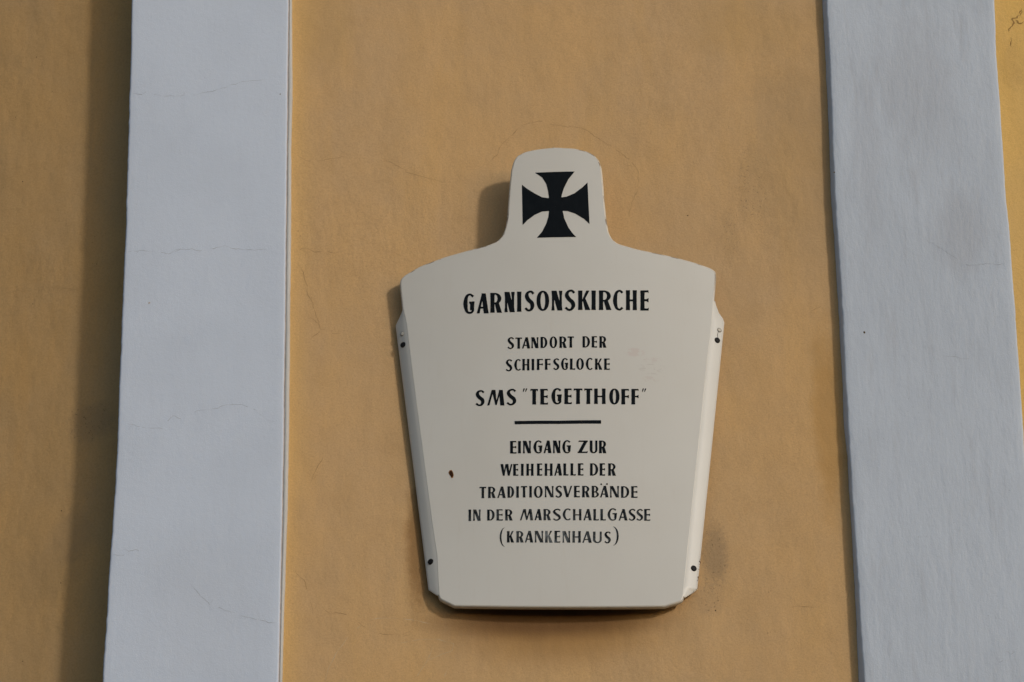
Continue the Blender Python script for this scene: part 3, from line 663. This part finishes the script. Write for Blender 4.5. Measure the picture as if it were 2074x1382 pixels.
def glyph(c, w, h, T):
    """list of (sign, polygon) in a w x h box; T = thick stroke"""
    t = 0.084*h
    o = []
    a = lambda *p: o.append((1, list(p[0]) if len(p) == 1 else list(p)))
    s = lambda *p: o.append((-1, list(p[0]) if len(p) == 1 else list(p)))
    if c == 'I': a(stem(w/2-T/2, T, h))
    elif c in 'EFL':
        a(stem(0, T, h))
        if c in 'EF':
            a([(0, h), (w*0.97, h+0.005*h), (w, h-t*1.75), (w*0.9, h-t*1.15), (T, h-t*1.2)])
            ym = 0.51*h
            a([(T*0.6, ym-t*0.55), (w*0.72, ym-t*0.6), (w*0.98, ym-t*1.3), (w*0.98, ym+t*1.3), (w*0.72, ym+t*0.6), (T*0.6, ym+t*0.55)])
        if c in 'EL':
            a([(0, 0), (w, -0.005*h), (w*1.01, t*1.8), (w*0.85, t*1.15), (T, t*1.2)])
    elif c == 'T':
        a(stem(w/2-T/2, T, h*0.98)); a([(0, h), (w, h), (w*0.98, h-t*1.9), (w*0.86, h-t*1.25), (w*0.14, h-t*1.25), (w*0.0, h-t*1.9)])
    elif c == 'H':
        T2 = T*0.95
        a(stem(0, T2, h)); a(stem(w-T2, T2, h)); a([(T2*.5, .44*h), (w-T2*.5, .44*h), (w-T2*.5, .44*h+t*1.15), (T2*.5, .44*h+t*1.15)])
    elif c == 'N':
        a(stem(0, t*1.15, h, 0, 0.25)); a(stem(w-t*1.25, t*1.25, h, 0, 0.25))
        a([(0, h), (T*1.15, h), (w, 0), (w-T*1.1, 0)])
    elif c in 'AÄ':
        a([(w*0.40, h), (w*0.40+T*1.05, h), (w, 0), (w-T*1.2, 0)])
        a([(0, 0), (t*1.5, 0), (w*0.56, h*0.93), (w*0.44, h)])
        a([(w*0.17, .24*h), (w*0.8, .24*h), (w*0.76, .24*h+t*1.1), (w*0.22, .24*h+t*1.1)])
    elif c == 'V':
        a([(0, h), (T*1.2, h), (w*0.60, 0), (w*0.60-T*.95, 0)]); a([(w, h), (w-t*1.5, h), (w*0.44, 0.06*h), (w*0.58, 0)])
    elif c == 'W':
        for q in (0, 0.42):
            a([(w*q, h), (w*q+T*1.1, h), (w*(q+0.36), 0), (w*(q+0.36)-T*0.75, 0)])
        a([(w*.50, h*.93), (w*.42, h), (w*.24, 0.05*h), (w*.35, 0)]); a([(w, h), (w-t*1.4, h), (w*.66, 0.05*h), (w*.77, 0)])
    elif c == 'M':
        a([(0, 0), (t*1.45, 0), (w*.37, h*.95), (w*.26, h)])
        a([(w*.26, h), (w*.26+T*1.05, h), (w*.56, 0.03*h), (w*.47, 0.03*h)])
        a([(w*.47, 0.03*h), (w*.555, 0.03*h), (w*.80, h*.97), (w*.70, h)])
        a([(w*.68, h), (w*.68+T*1.05, h), (w, 0), (w-T*1.15, 0)])
    elif c == 'Z':
        a([(w*.12, h), (w, h), (w*.98, h-t*1.5), (w*.12, h-t*1.3), (w*.06, h-t*2.2)])
        a([(w-T*1.3, h), (w, h), (T*1.35, 0), (0, 0)])
        a([(0, 0), (w*.96, 0), (w*.99, t*2.3), (w*.88, t*1.3), (0, t*1.3)])
    elif c == 'K':
        a(stem(0, T, h)); a([(w*.93, h), (w*.93-t*1.7, h), (T*.8, h*.44), (T*1.35, h*.44)])
        a([(T*1.05, h*.55), (T*1.6, h*.66), (w, 0), (w-T*1.3, 0)])
    elif c == 'U':
        r = w/2
        a([(0, h), (T, h), (T, .3*h), (0, .3*h)]); a([(w, h), (w-T*.8, h), (w-T*.8, .3*h), (w, .3*h)])
        a(ell(r, .30*h, r, .30*h)); s(ell(r+T*.08, .32*h, r-T*.9, .32*h-t*1.15)); s([(T, .30*h), (w-T*.8, .30*h), (w-T*.8, h*1.1), (T, h*1.1)])
    elif c == 'O':
        a(ell(w/2, h/2, w/2, h/2)); s(ell(w/2, h/2, w/2-T*.98, h/2-t*1.05, pw=2.0))
    elif c == 'D':
        B = [(0, 0), (0, h)]
        out = [(0, 0), (0, h), (w*.35, h)] + [(w*.35+(w*.65)*math.sin(q), h/2+h/2*math.cos(q)) for q in np.linspace(0.08, math.pi-.08, 20)] + [(w*.35, 0)]
        inn = [(T, t*1.1), (T, h-t*1.1), (w*.4, h-t*1.1)] + [(w*.38+(w*.62-T)*math.sin(q), h/2+(h/2-t*1.15)*math.cos(q)) for q in np.linspace(0.08, math.pi-.08, 16)] + [(w*.4, t*1.1)]
        a(out); s(inn)
    elif c in 'RPB':
        y0 = .43*h; hb = h-y0; wb = w*(.95 if c == 'R' else .92)
        out = [(0, y0), (0, h), (wb*.4, h)] + [(wb*.4+wb*.6*math.sin(q), y0+hb/2+hb/2*math.cos(q)) for q in np.linspace(0.1, math.pi-.1, 16)] + [(wb*.4, y0)]
        inn = [(T, y0+t), (T, h-t), (wb*.45, h-t)] + [(wb*.42+(wb*.58-T*.95)*math.sin(q), y0+hb/2+(hb/2-t)*math.cos(q)) for q in np.linspace(0.1, math.pi-.1, 12)] + [(wb*.45, y0+t)]
        a(out); s(inn)
        if c == 'R':
            a([(w*.36, y0+t), (w*.36+T*1.0, y0+t*1.1), (w, 0), (w-T*1.25, 0)])
        if c == 'B':
            h2 = y0+t
            out = [(0, 0), (0, h2), (w*.4, h2)] + [(w*.4+w*.6*math.sin(q), h2/2+h2/2*math.cos(q)) for q in np.linspace(0.1, math.pi-.1, 16)] + [(w*.4, 0)]
            a(out); s([(T, t), (T, h2-t), (w*.45, h2-t)] + [(w*.42+(w*.58-T*.95)*math.sin(q), h2/2+(h2/2-t)*math.cos(q)) for q in np.linspace(0.1, math.pi-.1, 12)] + [(w*.45, t)])
        a(stem(0, T, h))
    elif c == 'C':
        a(strip([(w*.93, h*.86, T*.62), (w*.66, h*.962, t*1.15), (w*.34, h*.86, T*.72), (w*.0+T*.52, h*.5, T*1.04), (w*.34, h*.14, T*.72), (w*.66, h*.038, t*1.15), (w*.93, h*.14, T*.62)]))
    elif c == 'G':
        a(strip([(w*.88, h*.85, T*.66), (w*.60, h*.962, t*1.15), (w*.30, h*.86, T*.72), (T*.52, h*.5, T*1.04), (w*.30, h*.13, T*.72), (w*.58, h*.04, t*1.2), (w*.82, h*.13, T*.6), (w-T*.55, h*.34, T*.8)]))
        a([(w-T*1.15, .16*h), (w-T*.2, .24*h), (w, .60*h), (w-T*1.1, .60*h)]); a([(w*.50, .60*h), (w*.98, .62*h), (w*.98, .62*h-t*1.1), (w*.54, .60*h-t*1.3)])
    elif c == 'S':
        a(strip([(w*.90, h*.845, T*.62), (w*.66, h*.955, t*1.2), (w*.32, h*.90, T*.66), (w*.0+T*.56, h*.735, T*.95), (w*.40, h*.555, T*1.05), (w*.72, h*.40, T*1.05), (w-T*.53, h*.23, T*.92), (w*.64, h*.075, T*.66), (w*.36, h*.045, t*1.25), (w*.08, h*.155, T*.62)]))
    elif c == 'q':
        for x0 in (0.05, 0.55):
            a([(w*(x0+.14), h*1.1), (w*(x0+.46), h*1.1), (w*(x0+.15), -0.05*h), (w*(x0-.02), -0.05*h)])
    elif c == 'd': a(ell(w/2, h/2, w/2, h/2, pw=2.0))
    elif c == '(': a([(w, h)] + [(w*(1-math.sin(q)*1.0), h/2+h/2*math.cos(q)) for q in np.linspace(0, math.pi, 24)] + [(w, 0)] + [(w*(1-math.sin(q)*.66), h/2-h/2*math.cos(q)*.97) for q in np.linspace(0.05, math.pi-.05, 24)])
    elif c == ')': a([(0, h)] + [(w*math.sin(q), h/2+h/2*math.cos(q)) for q in np.linspace(0, math.pi, 24)] + [(0, 0)] + [(w*math.sin(q)*.66, h/2-h/2*math.cos(q)*.97) for q in np.linspace(0.05, math.pi-.05, 24)])
    return o

TEXT_LABELS = ['large heading at the top', 'second line of small lettering', 'third line of small lettering', 'medium quoted ship name line',
               'line just below the rule', 'second line below the rule', 'third line below the rule', 'longest line near the bottom', 'faded bracketed bottom line']
for li, line in enumerate(LINES):
    V = []; F = []
    hs = sorted(g_[6] for g_ in line); Hm = hs[len(hs)//2]
    T = {0: 0.185, 3: 0.205}.get(li, 0.192)*Hm
    for (c, x0, z0, bx, bz, tx, tz) in line:
        w = bx; h = tz
        T_ = T*(1.0 if li != 0 else 0.95)
        ops = glyph(c, w, h, T_)
        mg = 0.6
        gv, gf = mask_mesh(ops, (-mg*2, -mg*2, w+mg*3, h+mg*3), 0.62 if li not in (0, 3) else 0.8)
        B = len(V)
        for gx, gz in gv:
            gx2 = gx + 0.12*noise.noise(Vector((gx*.3+x0, gz*.3, li))); gz2 = gz + 0.12*noise.noise(Vector((gx*.3+x0, gz*.3, li+50)))
            x = x0 + gx2 + tx*gz2/h; z = z0 + gz2 + bz*gx2/w
            V.append(loc(x, depth(x, z)+0.35, z))
        F += [tuple(B+i for i in p) for p in gf]
    o = orient(link('text_line', V, F, m_paint, plaque), Vector((0, -1, 0))); o['label'] = TEXT_LABELS[li]

def painted(name, poly, step):
    xs = [p[0] for p in poly]; z_ = [p[1] for p in poly]
    gv, gf = mask_mesh([(1, poly)], (min(xs)-2, min(z_)-2, max(xs)+3, max(z_)+3), step)
    return orient(link(name, [loc(x, depth(x, z)+0.35, z) for x, z in gv], gf, m_paint, plaque), Vector((0, -1, 0)))
painted('cross_emblem', CROSS, 1.1)
painted('divider_rule', RULE, 1.0)
# --- rust chip on the lower left of the panel
def chip(name, pts, mat, lift):
    cx = sum(p[0] for p in pts)/len(pts); cz = sum(p[1] for p in pts)/len(pts)
    V = [loc(cx, depth(cx, cz)+lift, cz)]+[loc(x, depth(x, z)+lift, z) for x, z in pts]
    return orient(link(name, V, [(0, i+1, (i+1) % len(pts)+1) for i in range(len(pts))], mat, plaque), Vector((0, -1, 0)))
cp = [(-213, -26), (-209, -25.5), (-206.5, -30), (-204.8, -37), (-206, -43), (-209.5, -44), (-211.5, -39), (-213.5, -36), (-215.5, -31)]
m_rust = plain('orange_rust', (0.36, 0.16, 0.05), 0.95, 0.1, 0.5, 400); m_burn = plain('bare_dark_steel', (0.05, 0.022, 0.012), 0.9, 0.1, 0.5, 400)
chip('rust_chip', [(x*1.0, z) for x, z in cp], m_rust, 0.3)
q_ = [(-209.6+(x+209.6)*.75, -34.8+(z+34.8)*.78) for x, z in cp]
chip('rust_chip', q_, m_burn, 0.55)

# --- enamel flaked off along the lower outer edge of the right flange
for k in range(11):
    z = random.choice([-288, -272, -262, -228])+random.uniform(-7, 7)
    xo = interp(FRO, z)-random.uniform(0.0, 2.2); r = random.uniform(0.5, 1.9)
    V = [loc(xo, fdepth(xo, z)+0.35, z)]
    for i in range(8):
        a = 2*math.pi*i/8; rr = r*random.uniform(0.5, 1.2); V.append(loc(xo+0.7*rr*math.cos(a), fdepth(xo, z)+0.3, z+1.5*rr*math.sin(a)))
    orient(link('enamel_chip', V, [(0, i+1, (i+1) % 8+1) for i in range(8)], m_burn, plaque), Vector((0, -1, 0)))
